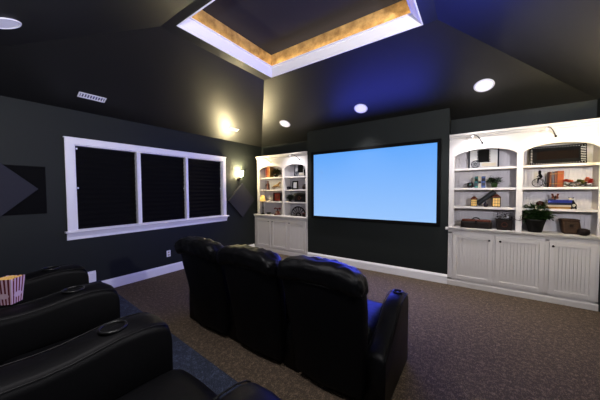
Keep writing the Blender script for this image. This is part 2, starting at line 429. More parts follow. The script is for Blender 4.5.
def bookcase(X0, X1, bays, label, ZT=2.337):
    t = thing('bookcase', label, 'bookcase', (X0, 0, .9155)); zb = .9155
    w = X1-X0; fy = .012; by = .268
    L = lambda v: v-X0
    MB().box(0, .018, fy+.02, by, 0, ZT-zb-.03).build('side_panel', M['cab'], t)
    MB().box(w-.018, w, fy+.02, by, 0, ZT-zb-.03).build('side_panel', M['cab'], t)
    mid = (bays[0][1]+bays[1][0])/2
    MB().box(L(mid)-.012, L(mid)+.012, fy+.02, by, 0, ZT-zb-.03).build('divider', M['cab'], t)
    MB().box(0, w, fy+.02, by+.005, ZT-zb-.03, ZT-zb).build('top_panel', M['cab'], t)
    bp = MB(); n = round(w/.038); s_ = w/n
    for k in range(n): bp.box(k*s_+.002, (k+1)*s_-.002, by-.004, by+.006, 0, ZT-zb-.03)
    bp.box(0, w, by+.002, by+.008, 0, ZT-zb-.03)
    bp.build('beadboard_back', M['cabback'], t, bevel=.0015)
    ff = MB(); xs = [X0]+[v for b in bays for v in b]+[X1]
    for a, b in zip(xs[::2], xs[1::2]): ff.box(L(a), L(b), fy, fy+.02, 0, ZT-zb)
    for a, b in bays:
        N = 16
        for k in range(N):
            u0, u1 = k/N, (k+1)/N
            f_ = lambda u: 2.0+.132*math.sqrt(max(0, 1-(2*u-1)**2*.93))-.03
            xa, xb = L(a+(b-a)*u0), L(a+(b-a)*u1)
            ff.prism([(xa, f_(u0)-zb), (xb, f_(u1)-zb), (xb, ZT-zb), (xa, ZT-zb)], fy, fy+.02, 'y')
    fo = ff.build('face_frame', M['cab'], t)
    MB().prism([(fy, ZT-zb-.055), (fy-.012, ZT-zb-.05), (fy-.018, ZT-zb-.03), (fy-.035, ZT-zb-.012), (fy-.04, ZT-zb+.012), (by, ZT-zb+.012), (by, ZT-zb+.001), (fy, ZT-zb+.001)], 0 if X0 > 1 else -.012, w+.0).build('crown_moulding', M['cab'], t)
    for a, b in bays:
        lo = L(a)-.03 if a == bays[0][0] else L(mid)+.012; hi = L(mid)-.012 if a == bays[0][0] else min(w-.018, L(b)+.04)
        lo = max(.018, lo)
        for z in SH:
            MB().box(lo, hi, fy+.022, by-.004, z-zb-.03, z-zb).build('shelf', M['cab'], t, bevel=.002)
    return t
base_cabinet(4.275, 5.875, [(4.335, 4.84, 4.795), (4.865, 5.39, 4.92), (5.425, 5.85, 5.46)], 'white three-door base cabinet right of the screen, beadboard doors and dark knobs')
base_cabinet(.004, 1.615, [(.065, .545, .50), (.58, 1.055, .625), (1.09, 1.575, 1.135)], 'white three-door base cabinet left of the screen, in the far corner')
countertop(4.275, 5.875, 'white countertop under the right bookcase, holding potted plant and baskets', .035)
countertop(.004, 1.615, 'white countertop under the left bookcase, holding table lamp and fan ornament')
bookcase(4.275, 5.875, ((4.345, 5.085), (5.15, 5.85)), 'white arched two-bay bookcase to the right of the screen')
bookcase(.09, 1.615, ((.18, .90), (.96, 1.56)), 'white arched two-bay bookcase to the left of the screen')

# picture lamps over the bays
def cab_lamp(x, power, col, label):
    t = thing('picture_lamp', label, 'lamp', (x, .011, 2.185), 0, 'picture lamps over the bookcase bays')
    MB().lathe([(.014, 0), (.014, -.006), (.008, -.01)], (0, 0, 0), 12, 'y').build('mount', M['bronze'], t, smooth=True)
    MB().tube([(0, -.008, 0), (-.018, -.03, .032), (-.042, -.075, .070), (-.070, -.13, .095), (-.10, -.18, .098), (-.115, -.20, .085)], .0055).build('arm', M['bronze'], t, smooth=True)
    MB().lathe([(.006, .022), (.010, .016), (.020, -.012), (.018, -.012), (.009, .012), (.005, .016)], (-.118, -.203, .066), 16, cap=False).build('lamp_shade', M['steel'], t, smooth=True)
    MB().sphere((-.118, -.203, .056), .007).build('bulb', M['bulb'], t, smooth=True)
    light('picture_lamp_light', 'SPOT', (x-.118, -.205, 2.215), power*2.6, col, .03, (math.radians(24), 0, 0), math.radians(160), blend=.8)
    light('picture_lamp_uplight', 'POINT', (x-.118, -.205, 2.30), power*.05, (1, .82, .52), .03)
cab_lamp(4.69, P_CAB['rc'], (.93, .90, 1), 'small curved-arm picture lamp over the film-strip picture, right bookcase')
cab_lamp(5.46, P_CAB['rw'], (1, .74, .40), 'small curved-arm picture lamp over the black grille panel, right bookcase')
cab_lamp(1.41, P_CAB['lc'], (.95, .92, 1), 'small curved-arm picture lamp nearest the screen, left bookcase')
cab_lamp(.56, P_CAB['lw'], (1, .72, .40), 'small curved-arm picture lamp nearest the corner, left bookcase')

# ------------------------------------------------------------------ projection screen
t = thing('projection_screen', 'large wall-mounted projection screen glowing plain blue in a black frame', 'screen', (2.956, -.004, 1.608))
SWX, SHZ, B_ = 1.21, .697, .055
pts = [(-SWX, -SHZ), (SWX, -SHZ), (SWX, SHZ), (-SWX, SHZ)]
inn = [(-SWX+B_, -SHZ+B_), (SWX-B_, -SHZ+B_), (SWX-B_, SHZ-B_), (-SWX+B_, SHZ-B_)]
fr = MB()
for i in range(4):
    j = (i+1) % 4
    fr.prism([pts[i], pts[j], inn[j], inn[i]], -.05, -.005, 'y')
fr.build('frame', M['velvet'], t, bevel=.004)
MB().box(-SWX+B_-.002, SWX-B_+.002, -.03, -.012, -SHZ+B_-.002, SHZ-B_+.002).build('screen_surface', M['screen'], t)

# ------------------------------------------------------------------ wall things
def sconce(x, y, z, rz, label, pw, col=(1, .83, .47), sm='shade'):
    t = thing('wall_sconce', label, 'wall lamp', (x, y, z), rz)
    MB().lathe([(.045, 0), (.045, .008), (.03, .014), (.012, .02)], (0, 0, 0), 18, 'x').build('back_plate', M['bronze'], t, smooth=True)
    MB().tube([(.015, 0, 0), (.05, 0, -.012), (.085, 0, .01), (.092, 0, .045)], .008).build('arm', M['bronze'], t, smooth=True)
    MB().lathe([(.016, .0), (.02, .01), (.012, .02)], (.092, 0, .04), 14).build('shade_holder', M['bronze'], t, smooth=True)
    MB().lathe([(.018, .0), (.04, .02), (.050, .06), (.053, .10), (.058, .135), (.056, .136), (.050, .10), (.046, .06), (.035, .022)], (.092, 0, .052), 22, cap=False).build('lamp_shade', M[sm], t, smooth=True)
    light('sconce_light', 'POINT', (.092, 0, .14 if sm == 'shade' else .20), pw, col, .035, parent=t)
    return t
sconce(.0, -.52, 1.78, 0, 'lit wall sconce with frosted shade between the windows and left bookcase', P_SCONCE)
sconce(RW, -.62, 1.78, PI, 'lit wall sconce with frosted shade on the right wall, out past the right bookcase', P_SCONCE*.12)
sconce(RW, -3.3, 1.78, PI, 'added unseen fill sconce on the right wall beside the camera', 400, (.96, .94, 1), 'shade_white')  # added out of view to light the window trim and tray crown
sconce(2.9, YB, 1.78, PI/2, 'added unseen fill sconce on the back wall behind the rear row', 160, (.93, .93, 1), 'shade_white')  # added out of view to brighten the front of the tray crown

def diamond(y, z, label, grp=None):
    h = .41
    t = thing('acoustic_panel', label, 'acoustic panel', (.002, y, z))
    p = MB(); q = [(0, -h), (h, 0), (0, h), (-h, 0)]
    o = p.prism([(a, b) for a, b in q], .012 if grp else .0, .05, 'x').build('fabric_panel', M['grey'], t, bevel=.006)
    if not grp: pass
    return t
diamond(-.45, 1.28, 'grey diamond-shaped acoustic panel under the lit wall sconce')
diamond(-4.275, 1.54, 'grey diamond-shaped acoustic panel over the black square, cut by left photo edge', True)
tag(MB().box(.001, .011, -4.40, -3.79, 1.22, 1.83).build('square_panel', M['velvet'], bevel=.002), 'flat black square panel on the left wall behind a grey diamond panel', 'acoustic panel')
t = thing('power_outlet', 'white power outlet on the dark wall below the window', 'power outlet', (.0, -2.215, .355))
MB().box(.001, .008, -.036, .036, -.058, .058).build('cover_plate', M['white'], t, bevel=.003)
for zz in (-.024, .024):
    MB().box(.008, .010, -.016, .016, zz-.014, zz+.014).build('socket', M['cream'], t)

# things lying on the sloped ceiling
def slope_thing(name, label, cat, origin, side, group):
    o = thing(name, label, cat, origin, 0, group)
    if side == 'front': o.rotation_euler = (math.atan(SL)*-1, 0, 0)
    if side == 'left': o.rotation_euler = (0, -math.atan(SL), 0)
    if side == 'back': o.rotation_euler = (math.atan(.386), 0, 0)
    return o
def can(x, y, z, side, label, on=True, k=.8):
    t = slope_thing('recessed_downlight', label, 'ceiling light', (x, y, z), side, 'round recessed ceiling lights')
    MB().lathe([(.095, -.002), (.098, -.009), (.112, -.010), (.118, -.002)], n=32, cap=False).build('trim_ring', M['steel'], t, smooth=True)
    MB().lathe([(.001, -.006), (.094, -.006), (.0955, -.001), (.001, -.001)], n=32, cap=False).build('lens', M['canlens'] if on else M['steel'], t)
    if on:
        light('downlight_fill', 'SPOT', (x, y, z-.03), P_CAN*k, (1, .95, .97), .08, (0, 0, 0), math.radians(165 if side == 'back' else 85), blend=1)  # spot added under the disc as room and carpet fill
zf = lambda y: ZC+SL*(YN-y)
for x, y, l in ((1.274, -.337, 'round white ceiling light nearest the left bookcase'), (2.955, -.335, 'round white ceiling light above the middle of the screen'), (4.69, -.307, 'round white ceiling light above the right bookcase')):
    can(x, y, zf(y), 'front', l)
can(3.0, -4.35, ZC+(-4.35-YB)*(ZR-ZC)/(YBR-YB), 'back', 'added unseen ceiling fill light behind the camera over the rear row', k=.45)  # unseen lamp added for fill
can(4.7, -4.35, ZC+(-4.35-YB)*(ZR-ZC)/(YBR-YB), 'back', 'added unseen ceiling fill light behind the camera near the right wall', k=.45)  # second unseen lamp, also added for fill
can(1.30, -4.23, ZC+(-4.23-YB)*(ZR-ZC)/(YBR-YB), 'back', 'dimmer round ceiling light cut by the upper left photo edge', False)
def vent(y, label, L, Wd):
    x = .32 if y < -2 else .376
    t = slope_thing('ceiling_vent', label, 'air vent', (x, y, ZC+SL*x), 'left', 'white ceiling air vents on the left slope')
    f = MB(); b = .018
    f.box(-Wd/2, Wd/2, -L/2, -L/2+b, -.010, -.001); f.box(-Wd/2, Wd/2, L/2-b, L/2, -.010, -.001)
    f.box(-Wd/2, -Wd/2+b, -L/2, L/2, -.010, -.001); f.box(Wd/2-b, Wd/2, -L/2, L/2, -.010, -.001)
    f.build('frame', M['steel'], t, bevel=.002)
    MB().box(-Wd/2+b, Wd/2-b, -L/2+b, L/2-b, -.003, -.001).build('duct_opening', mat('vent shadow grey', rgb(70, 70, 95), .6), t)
    s_ = MB(); n = 9
    for k in range(n):
        yy = -L/2+b+(L-2*b)*(k+.5)/n
        s_.prism([(yy-.009, -.009), (yy-.006, -.009), (yy+.009, -.004), (yy+.006, -.004)], -Wd/2+b, Wd/2-b, 'x')
    s_.build('louvre', M['steel'], t)
vent(-3.355, 'white rectangular ceiling vent high above the left window pane', .30, .10)
vent(-.96, 'white rectangular ceiling vent in the pool of light above the wall sconce', .24, .09)

# ------------------------------------------------------------------ recliners
def wrinkle(p, s=9, a=.008, ax=(1, 1, 1)):
    return noise.noise(Vector((p[0]*s*ax[0], p[1]*s*ax[1], p[2]*s*ax[2])))*a
def arm_mesh(w, top, ylast, zb=.02):
    rings = []; r = min(.045, w*.32)
    st = [(y, z, 1.0) for y, z in top]
    fy, fz = top[0]
    st = [(fy+.018, fz-.05, .72), (fy+.014, fz-.026, .86), (fy+.006, fz-.008, .96)]+st
    for y, z, sc in st:
        hw = w/2*(.92+.08*sc); ring = [(-hw*.97, y, zb), (-hw, y, z-r-.10), (-hw, y, z-r)]
        for k in range(1, 6):
            a = PI/2*k/6; ring.append((-hw+r-r*math.cos(a), y, z-r+r*math.sin(a)))
        ring.append((0, y, z+.006))
        for k in range(5, 0, -1):
            a = PI/2*k/6; ring.append((hw-r+r*math.cos(a), y, z-r+r*math.sin(a)))
        ring += [(hw, y, z-r), (hw, y, z-r-.10), (hw*.97, y, zb)]
        rings.append(ring)
    return MB().loft(rings)
FRONT_TOP = [(0, .612), (-.03, .620), (-.08, .623), (-.16, .618), (-.24, .600), (-.32, .56), (-.40, .505), (-.48, .455), (-.56, .42), (-.63, .40), (-.66, .385), (-.672, .36)]
REAR_TOP = [(0, .668), (-.02, .683), (-.06, .696), (-.12, .702), (-.20, .700), (-.28, .688), (-.36, .676), (-.44, .672), (-.52, .676), (-.60, .68), (-.70, .67), (-.712, .65)]
def recliner(loc, pitch, aw, top, label, group, left_arm=False, back_dy=0, rz=0, seed=0, back_w=None, arm_dx=0):
    t = thing('recliner', label, 'recliner', loc, rz, group)
    sw = pitch-aw; ox = seed*7.3
    MB().rbox((0, -.34+back_dy/2, .16), (sw-.006, .66-back_dy, .26), .03, 4).build('base', M['leather2'], t, smooth=True)
    sx_ = .03 if top is REAR_TOP else 0
    def fs(p):
        k = max(0, 1-(p.x/(sw/2))**2)
        dz = .018*k+wrinkle((p.x+ox, p.y, 0), 8, .006)
        if p.y > -.06+sx_: dz -= (p.y+.06-sx_)*.35
        return (p.x, p.y, p.z+(dz if p.z > .38 else 0))
    sx_ = .03 if top is REAR_TOP else 0
    MB().rbox((0, -.25+sx_/2, .385), (sw-.004, .58+sx_, .17), .07, 12, fs).build('seat_cushion', M['leather'], t, smooth=True)
    MB().rbox((0, .035+sx_, .19), (sw-.02, .09, .29), .035, 6).build('footrest', M['leather'], t, smooth=True)
    bw = back_w or pitch-.035
    def lean(p): return -.18*max(0, p.z-.15)**1.25+back_dy
    def fb(p):
        bulge = .022*(1-(p.x/(bw/2))**2)
        s_ = 1 if p.y < -.70 else 0
        k = (.92 if p.z < .3 else .92+.08*min(1, (p.z-.3)/.2)) if bw > sw else 1
        return (p.x*(.84+.16*min(1, p.z/.7)), p.y+lean(p)-bulge*s_+wrinkle((p.x+ox, 0, p.z), 5, .006), p.z+wrinkle((p.x+ox, p.y, 3), 4, .008))
    MB().rbox((0, -.665, .49), (bw-.02, .11, .86), .04, 14, fb).build('back_panel', M['leather2'], t, smooth=True)
    pz = .862
    MB().tube([(u*bw/2*.97, -.725+lean(Vector((0, 0, pz)))-.022*(1-u*u), pz-.012*abs(u)**3) for u in [k/8-1 for k in range(17)]], .005, 6).build('top_seam', M['leather'], t, smooth=True)
    def fc(p):
        g = .012*math.sin(p.z*38)+.012*(1-(p.x/(bw/2))**2)
        return (p.x, p.y+lean(p)+(g if p.y > -.56 else 0), p.z)
    MB().rbox((0, -.565, .64), (sw-.02, .15, .46), .06, 12, fc).build('back_cushion', M['leather'], t, smooth=True)
    def fh(p):
        u = p.x/(bw/2); e = 1-u*u
        dy = (p.y+.68)/.15
        dz = -.05*abs(u)**4
        wv = wrinkle((p.x*2.2+ox, p.y*1.0, p.z*.8), 13, .014)+wrinkle((p.x*3+ox, p.y*2, p.z*2), 24, .006)
        nrm = Vector((u*.3, dy, (p.z-.925)/.09)); nrm.normalize()
        q = Vector((p.x, p.y+lean(p)-.02, p.z+dz))+nrm*wv
        q.z += .012*e*(1 if p.z > .92 else 0)
        return q
    MB().rbox((0, -.648, .928), (bw, .20, .165), .07, 22, fh).build('headrest', M['leather'], t, smooth=True)
    for sx in ((-1, 1) if left_arm else (1,)):
        a = arm_mesh(aw-.004, top, -.7).build('armrest', M['leather'] if top is FRONT_TOP else M['leather2'], t, smooth=True, loc=(sx*pitch/2+(arm_dx if sx > 0 else 0), 0, 0))
        cz = .631 if top is FRONT_TOP else .708; cy_ = -.075 if top is FRONT_TOP else -.20
        cr_ = min(.052, aw*.25)
        MB().torus((0, cy_, cz), cr_, .0055, n=28).build('cup_holder', M['plastic'], a, smooth=True)
        MB().lathe([(.001, -.004), (cr_-.004, -.004), (cr_-.001, .002), (cr_, .001), (cr_, -.008), (.001, -.008)], (0, cy_, cz), 24, cap=False).build('cup_well', M['velvet'], a)
        for s2 in (-1, 1):
            hw = (aw-.004)/2
            MB().tube([(s2*(hw-.004), y, z-.010) for y, z in top], .0035, 6).build('piping', M['leather'], a, smooth=True)
    return t
F0 = -2.285
for i, (x, l) in enumerate(((2.32, 'front-row black leather recliner farthest from the camera, nearest the windows'), (3.03, 'middle black leather recliner of the front row facing the screen'), (3.735, 'front-row black leather recliner on the right, its armrest edged blue by the screen'))):
    recliner((x, F0, 0), .705, .145, FRONT_TOP, l, 'front row of black recliners', i == 0, 0, 0, i, .675)
for i, (x, l) in enumerate(((2.165, 'rear-row black recliner nearest the window wall, on the carpeted riser'), (2.905, 'middle black recliner of the rear row, beside the striped popcorn box'), (3.645, 'rear-row black recliner nearest the camera, at bottom left of the photo'))):
    recliner((x, -3.965+(3.645-x)*.042, .17), .74, .215, REAR_TOP, l, 'rear row of black recliners', i == 0, -.07, -.042, i+5, arm_dx=.07 if i == 2 else 0)

# striped popcorn box on the armrest between the rear seats
def popcorn_box(loc, rz, tilt):
    t = thing('popcorn_box', 'red and white striped popcorn box on a rear-row armrest, left photo edge', 'popcorn box', loc, rz)
    t.rotation_euler = (tilt[0], tilt[1], rz)
    b, tp, h, n = .034, .045, .150, 9
    m = MB()
    for s_ in range(4):
        c, s2 = math.cos(s_*PI/2), math.sin(s_*PI/2)
        for k in range(n):
            u0, u1 = -1+2*k/n, -1+2*(k+1)/n
            P = [(u0*b, -b, .001), (u1*b, -b, .001), (u1*tp, -tp, h), (u0*tp, -tp, h)]
            m.face([(x*c-y*s2, x*s2+y*c, z) for x, y, z in P], k % 2)
    m.face([(-b, -b, .001), (b, -b, .001), (b, b, .001), (-b, b, .001)], 0)
    m.build('box', [M['popwhite'], M['popred']], t)
    for s_ in range(4):
        c, s2 = math.cos(s_*PI/2), math.sin(s_*PI/2); P = []
        for k in range(20):
            a = 2*PI*k/20; x, z = .026*math.cos(a), .052+.016*math.sin(a)
            y = -(b+(tp-b)*z/h)-.0015; P.append((x*c-y*s2, x*s2+y*c, z))
        MB().face(P).build('oval_badge', M['popwhite'], t)
    pc = MB(); random.seed(4)
    for k in range(60):
        x, y = random.uniform(-.036, .036), random.uniform(-.036, .036)
        pc.sphere((x, y, h-.022+.010*(1-(x*x+y*y)/.0046)+random.uniform(0, .008)), random.uniform(.009, .013), n=6)
    pc.build('popcorn', M['popcorn'], t)
popcorn_box((2.40, -4.37, .853), .8, (0, 0))

# ------------------------------------------------------------------ ornaments on the shelves
DEEP = .5
Z1, Z2, Z3, Z0 = SH[0]+.001, SH[1]+.001, SH[2]+.001, .916
YD = .12
def film_art(x, label, w=.38, h=.285):
    t = thing('film_strip_picture', label, 'picture', (x, .17, Z1))
    t.rotation_euler = (math.radians(-6), 0, 0)
    f = MB(); navy = mat('navy frame', rgb(30, 30, 62), .5)
    f.box(-w/2, w/2, 0, .02, .0, .014); f.box(-w/2, -w/2+.02, 0, .02, .014, h); f.box(w/2-.02, w/2, 0, .02, .014, h)
    f.build('frame', navy, t)
    MB().box(-w/2+.02, w/2-.02, .004, .018, .014, h).build('mat_board', mat('pale blue white board', rgb(255, 255, 255), .5), t)
    MB().box(-.065, .07, -.004, .004, .09, h).build('dark_panel', M['velvet'], t)
    d = MB()
    for k in range(8):
        for sx in (-.078, .072): d.box(sx, sx+.012, -.003, .004, .095+k*.024, .107+k*.024)
    d.build('perforation', M['black'], t)
    r = MB(); c = (-.10, -.004, .065)
    r.torus(c, .052, .005, 'y', 24, 6); r.torus(c, .012, .005, 'y', 14, 6)
    for k in range(6):
        a = k*PI/3; r.torus((c[0]+.032*math.cos(a), c[1], c[2]+.032*math.sin(a)), .012, .003, 'y', 12, 5)
    r.build('reel', M['stone'], t, smooth=True)
    MB().box(-.02, .15, -.010, .002, .03, .07).build('caption_plate', M['cream'], t)
    return t
film_art(4.71, 'white film-strip picture with black centre, top shelf of the right bookcase')
film_art(1.30, 'dark-edged film-strip picture, top shelf of the left bookcase nearest the screen', .34, .27)

def book(x, y, z, th, h, d, m, label, lying=False, rz=0, cat='book', group=None):
    t = thing('book', label, cat, (x, y, z), rz, group)
    if not lying:
        c = MB(); c.box(-th/2, -th/2+.003, 0, d, 0, h); c.box(th/2-.003, th/2, 0, d, 0, h); c.box(-th/2, th/2, 0, .004, 0, h)
        c.build('cover', m, t, bevel=.0015); MB().box(-th/2+.003, th/2-.003, .005, d-.004, .003, h-.004).build('pages', M['cream'], t)
        for zz in (.82, .2): MB().box(-th/2-.0005, th/2+.0005, -.0012, .002, h*zz, h*zz+.008).build('spine_band', M['gold'], t)
    else:
        c = MB(); c.box(-h/2, h/2, 0, d, 0, .003); c.box(-h/2, h/2, 0, d, th-.003, th); c.box(-h/2, h/2, 0, .004, 0, th)
        c.build('cover', m, t, bevel=.0015); MB().box(-h/2+.003, h/2-.003, .005, d-.004, .003, th-.003).build('pages', M['cream'], t)
    return t
def plant(x, y, z, pot_r, pot_h, spread, height, n, mats, potm, label, lw=.03, seed=1, name='potted_plant', groundcover=False):
    t = thing(name, label, 'plant', (x, y, z)); random.seed(seed)
    MB().lathe([(pot_r*.62, 0), (pot_r*.66, .004), (pot_r*.95, pot_h*.86), (pot_r, pot_h*.87), (pot_r, pot_h), (pot_r*.88, pot_h), (pot_r*.86, pot_h*.9), (.001, pot_h*.9)], n=22, cap=False).build('pot', potm, t, smooth=True)
    f = MB(); s_ = MB()
    for k in range(n):
        a = random.uniform(0, 2*PI); e = random.uniform(.25, 1.45); L = random.uniform(.5, 1)
        p0 = Vector((pot_r*.5*math.cos(a)*random.random(), pot_r*.4*math.sin(a)*random.random(), pot_h*.9))
        d = Vector((math.cos(a)*math.cos(e)*spread, math.sin(a)*math.cos(e)*min(spread, .10), math.sin(e)*height))*L
        p1 = p0+d
        p1.y = min(p1.y, .10)
        s_.tube([p0, p0+d*.5+Vector((0, 0, .02)), p1], .0012, 4)
        for q in range(4):
            dd = Vector((math.cos(a+random.uniform(-1.2, 1.2)), .6*math.sin(a+random.uniform(-1.2, 1.2)), random.uniform(-.2, .8)))
            f.leaf(p0+d*random.uniform(.4, 1)*1.0, dd, lw*random.uniform(1.2, 2.2), lw*random.uniform(.4, .7), .4, random.randrange(len(mats)), 3)
    fo = f.build('leaves', mats, t, smooth=True, fix=False); fo['kind'] = 'stuff'
    s_.build('stems', mats[0], t)
    return t

# --- right bookcase, left bay
t = thing('round_pot', 'small dark round pot on the second shelf beside the teal bookend', 'ornament', (4.55, YD, Z2))
MB().lathe([(.02, 0), (.036, .01), (.042, .04), (.036, .07), (.02, .085), (.012, .09), (.001, .09)], n=20).build('pot_body', mat('dark glaze', rgb(34, 30, 34), .25), t, smooth=True)
MB().lathe([(.001, 0), (.014, .002), (.012, .008), (.001, .009)], (0, -.041, .045), 14, 'y').build('medallion', M['teal'], t)
for x, w, m, hh, l in ((4.627, .044, 'teal', .172, 'teal block letter bar, left of the three coloured blocks'), (4.668, .036, 'cream', .172, 'cream block between the teal and the blue block'), (4.715, .05, 'lblue', .172, 'sky blue block beside the small leafy plant')):
    t = thing('decor_block', l, 'ornament', (x, YD-.02, Z2), 0, 'coloured blocks on the second shelf')
    MB().box(-w/2+.001, w/2-.001, 0, .05, 0, hh).build('body', M[m], t, bevel=.003)
    if m != 'cream':
        MB().box(-w/2+.006, w/2-.006, -.003, .001, .10, .145).build('upper_inset', M['purple' if m == 'lblue' else 'dgreen'], t)
        MB().box(-w/2+.006, w/2-.006, -.003, .001, .03, .075).build('lower_inset', M['stone'], t)
    else: MB().box(-w/2+.002, w/2-.002, -.004, .001, .07, .10).build('crossbar', M['purple'], t)
plant(4.845, YD-.01, Z2, .045, .07, .10, .13, 80, [M['dgreen'], M['green']], M['green'], 'small dark leafy plant in a green pot on the second shelf', .022, 3)

def lantern(x, y, w, h, label):
    t = thing('lantern', label, 'lantern', (x, y, Z3), 0, 'lit house-shaped lanterns on the third shelf')
    b = h*.70; m = MB()
    m.box(-w/2, w/2, -w/2, w/2, 0, .012); m.box(-w/2, w/2, -w/2, w/2, b-.01, b)
    for sx in (-1, 1):
        for sy in (-1, 1): m.box(sx*w/2, sx*(w/2-.009), sy*w/2, sy*(w/2-.009), .012, b-.01)
    m.build('frame', M['brown'], t)
    g = MB()
    for k in (1, 2):
        u = -w/2+w*k/3
        for sy in (-1, 1): g.box(u-.002, u+.002, sy*(w/2-.002), sy*(w/2-.006), .012, b-.01)
        for sx in (-1, 1): g.box(sx*(w/2-.002), sx*(w/2-.006), u-.002, u+.002, .012, b-.01)
        zz = .012+(b-.022)*k/3
        g.box(-w/2+.004, w/2-.004, -w/2+.002, -w/2+.006, zz-.002, zz+.002)
    g.build('lattice', M['brown'], t)
    MB().box(-w/2+.008, w/2-.008, -w/2+.008, w/2-.008, .012, b-.01).build('glass', M['glow'], t)
    MB().loft([[(sx*w*.54*s_, sy*w*.54*s_, z) for sx, sy in ((-1, -1), (1, -1), (1, 1), (-1, 1))] for s_, z in ((1, b), (.95, b+.006), (.35, h*.9), (.12, h*.92))]).build('roof', M['rust'], t)
    MB().torus((0, 0, h*.95), .010, .002, 'y', 14, 5).build('ring', M['brown'], t)
lantern(4.603, YD-.01, .085, .165, 'smaller lit lantern at the left end of the third shelf')
lantern(4.872, YD-.01, .10, .205, 'larger lit lantern at the right end of the dark slanted board')
t = thing('slanted_board', 'dark green-black plank leaning diagonally between the two lanterns', 'ornament', (4.755, YD+.07, Z3))
MB().box(-.145, .145, -.02, .02, -.035, .035).build('plank', mat('green black paint', rgb(22, 34, 30), .5, var=.4), t, bevel=.004, loc=(-.005, 0, .131), rot=(0, -math.radians(42), 0))
MB().box(-.135, .135, -.023, -.020, -.006, .006).build('stripe', M['stone'], t, loc=(-.005, 0, .131), rot=(0, -math.radians(42), 0))
t = thing('small_vase', 'tiny dark purple vase under the slanted board', 'vase', (4.748, YD-.03, Z3))
MB().lathe([(.018, 0), (.028, .015), (.03, .04), (.016, .062), (.012, .07), (.018, .082), (.014, .082), (.008, .07)], n=18, cap=False).build('vase_body', M['purple'], t, smooth=True)
MB().lathe([(.001, 0), (.017, .001), (.017, .004), (.001, .004)], n=16).build('foot', M['brown'], t)

t = thing('wicker_chest', 'long low dark wicker chest with rust-coloured lid on the right counter', 'basket', (4.632, .09, Z0))
MB().rbox((0, 0, .052), (.385, .16, .10), .012, 6).build('basket_body', M['dwicker'], t, smooth=True)
MB().rbox((0, 0, .113), (.36, .14, .03), .012, 6).build('lid', M['rust'], t, smooth=True)
MB().tube([(-.05, -.02, .128), (-.03, -.03, .15), (.0, -.03, .156), (.03, -.03, .15), (.05, -.02, .128)], .008).build('handle', M['bronze'], t, smooth=True)
MB().box(-.012, .012, -.088, -.079, .07, .12).build('clasp', M['bronze'], t)
t = thing('flower_basket', 'square dark basket with dried dark foliage and a trailing branch', 'basket', (4.965, .085, Z0))
MB().loft([[(sx*w, sy*w*.8, z) for sx, sy in ((-1, -1), (1, -1), (1, 1), (-1, 1))] for w, z in ((.082, 0), (.094, .15), (.088, .15), (.08, .03))]).build('basket_body', M['dwicker'], t)
MB().torus((0, -.078, .08), .03, .004, 'y', 16, 5).build('wreath', M['rust'], t)
f = MB(); random.seed(8)
for k in range(120):
    p = Vector((random.uniform(-.09, .09), random.uniform(-.06, .06), random.uniform(.14, .25)))
    f.leaf(p, (random.uniform(-1, 1), random.uniform(-.6, .3), random.uniform(-.4, .6)), random.uniform(.02, .05), .016, .3, random.randrange(3), 3)
f.build('dried_foliage', [M['dwicker'], M['purple'], M['dgreen']], t, fix=False)['kind'] = 'stuff'
f = MB(); f.tube([(0, -.02, .15), (.02, -.03, .22), (-.06, -.04, .26), (-.13, -.05, .262)], .003, 5); f.tube([(.02, -.02, .15), (.08, -.06, .20), (.12, -.09, .16), (.16, -.11, .15), (.20, -.12, .19), (.23, -.12, .24)], .004, 5)
f.tube([(.16, -.11, .15), (.17, -.11, .21), (.20, -.11, .25)], .003, 5)
f.build('twig', M['brown'], t, smooth=True)

# --- right bookcase, right bay
t = thing('grille_panel', 'black studded rectangular grille panel with brown centre on the top shelf', 'wall panel', (5.505, .14, Z1))
t.rotation_euler = (math.radians(-7), 0, 0)
MB().box(-.272, .272, 0, .018, 0, .262).build('board', M['black'], t, bevel=.003)
MB().box(-.20, .20, -.006, .001, .075, .187).build('centre_panel', mat('brown weave', rgb(34, 17, 12), .8, spec=.1, var=.7, vscale=90), t, bevel=.002)
s_ = MB()
for k in range(21):
    for zz in (.022, .24): s_.box(-.255+k*.0255-.004, -.255+k*.0255+.004, -.002, .001, zz-.0025, zz+.0025)
for k in range(9):
    s_.box(.218, .262, -.002, .001, .04+k*.022, .045+k*.022)
    s_.box(-.262, -.245, -.002, .001, .04+k*.022, .045+k*.022)
s_.build('stud', M['steel'], t)
t = thing('bicycle_figurine', 'dark wire penny-farthing figurine with a rider, second shelf', 'figurine', (5.335, YD, Z2))
MB().torus((-.02, 0, .062), .055, .0045, 'y', 26, 6).build('front_wheel', M['bronze'], t, smooth=True)
s_ = MB()
for k in range(8):
    a = k*PI/4; s_.tube([(-.02, 0, .062), (-.02+.053*math.cos(a), 0, .062+.053*math.sin(a))], .001, 4)
s_.build('spoke', M['bronze'], t)
MB().torus((.065, 0, .030), .024, .004, 'y', 20, 6).build('rear_wheel', M['bronze'], t, smooth=True)
MB().tube([(-.02, 0, .062), (-.015, 0, .13), (.03, 0, .11), (.065, 0, .03)], .004, 6).build('bike_frame', M['bronze'], t, smooth=True)
r = MB(); r.sphere((.0, 0, .195), .016); r.tube([(.0, 0, .18), (.012, 0, .15), (.018, 0, .13)], [.012, .018, .014], 8)
r.tube([(.018, 0, .13), (-.012, -.008, .11), (-.018, -.008, .075)], [.010, .008, .005], 7); r.tube([(.018, 0, .13), (-.01, .008, .12), (-.012, .01, .085)], [.010, .008, .005], 7)
r.tube([(.006, 0, .17), (-.02, 0, .15), (-.03, 0, .142)], [.007, .005, .004], 7)
r.build('rider', M['black'], t, smooth=True)
MB().lathe([(.022, 0), (.014, .006), (.0135, .02), (.001, .022)], (0, 0, .208), 12).build('hat', M['black'], t)
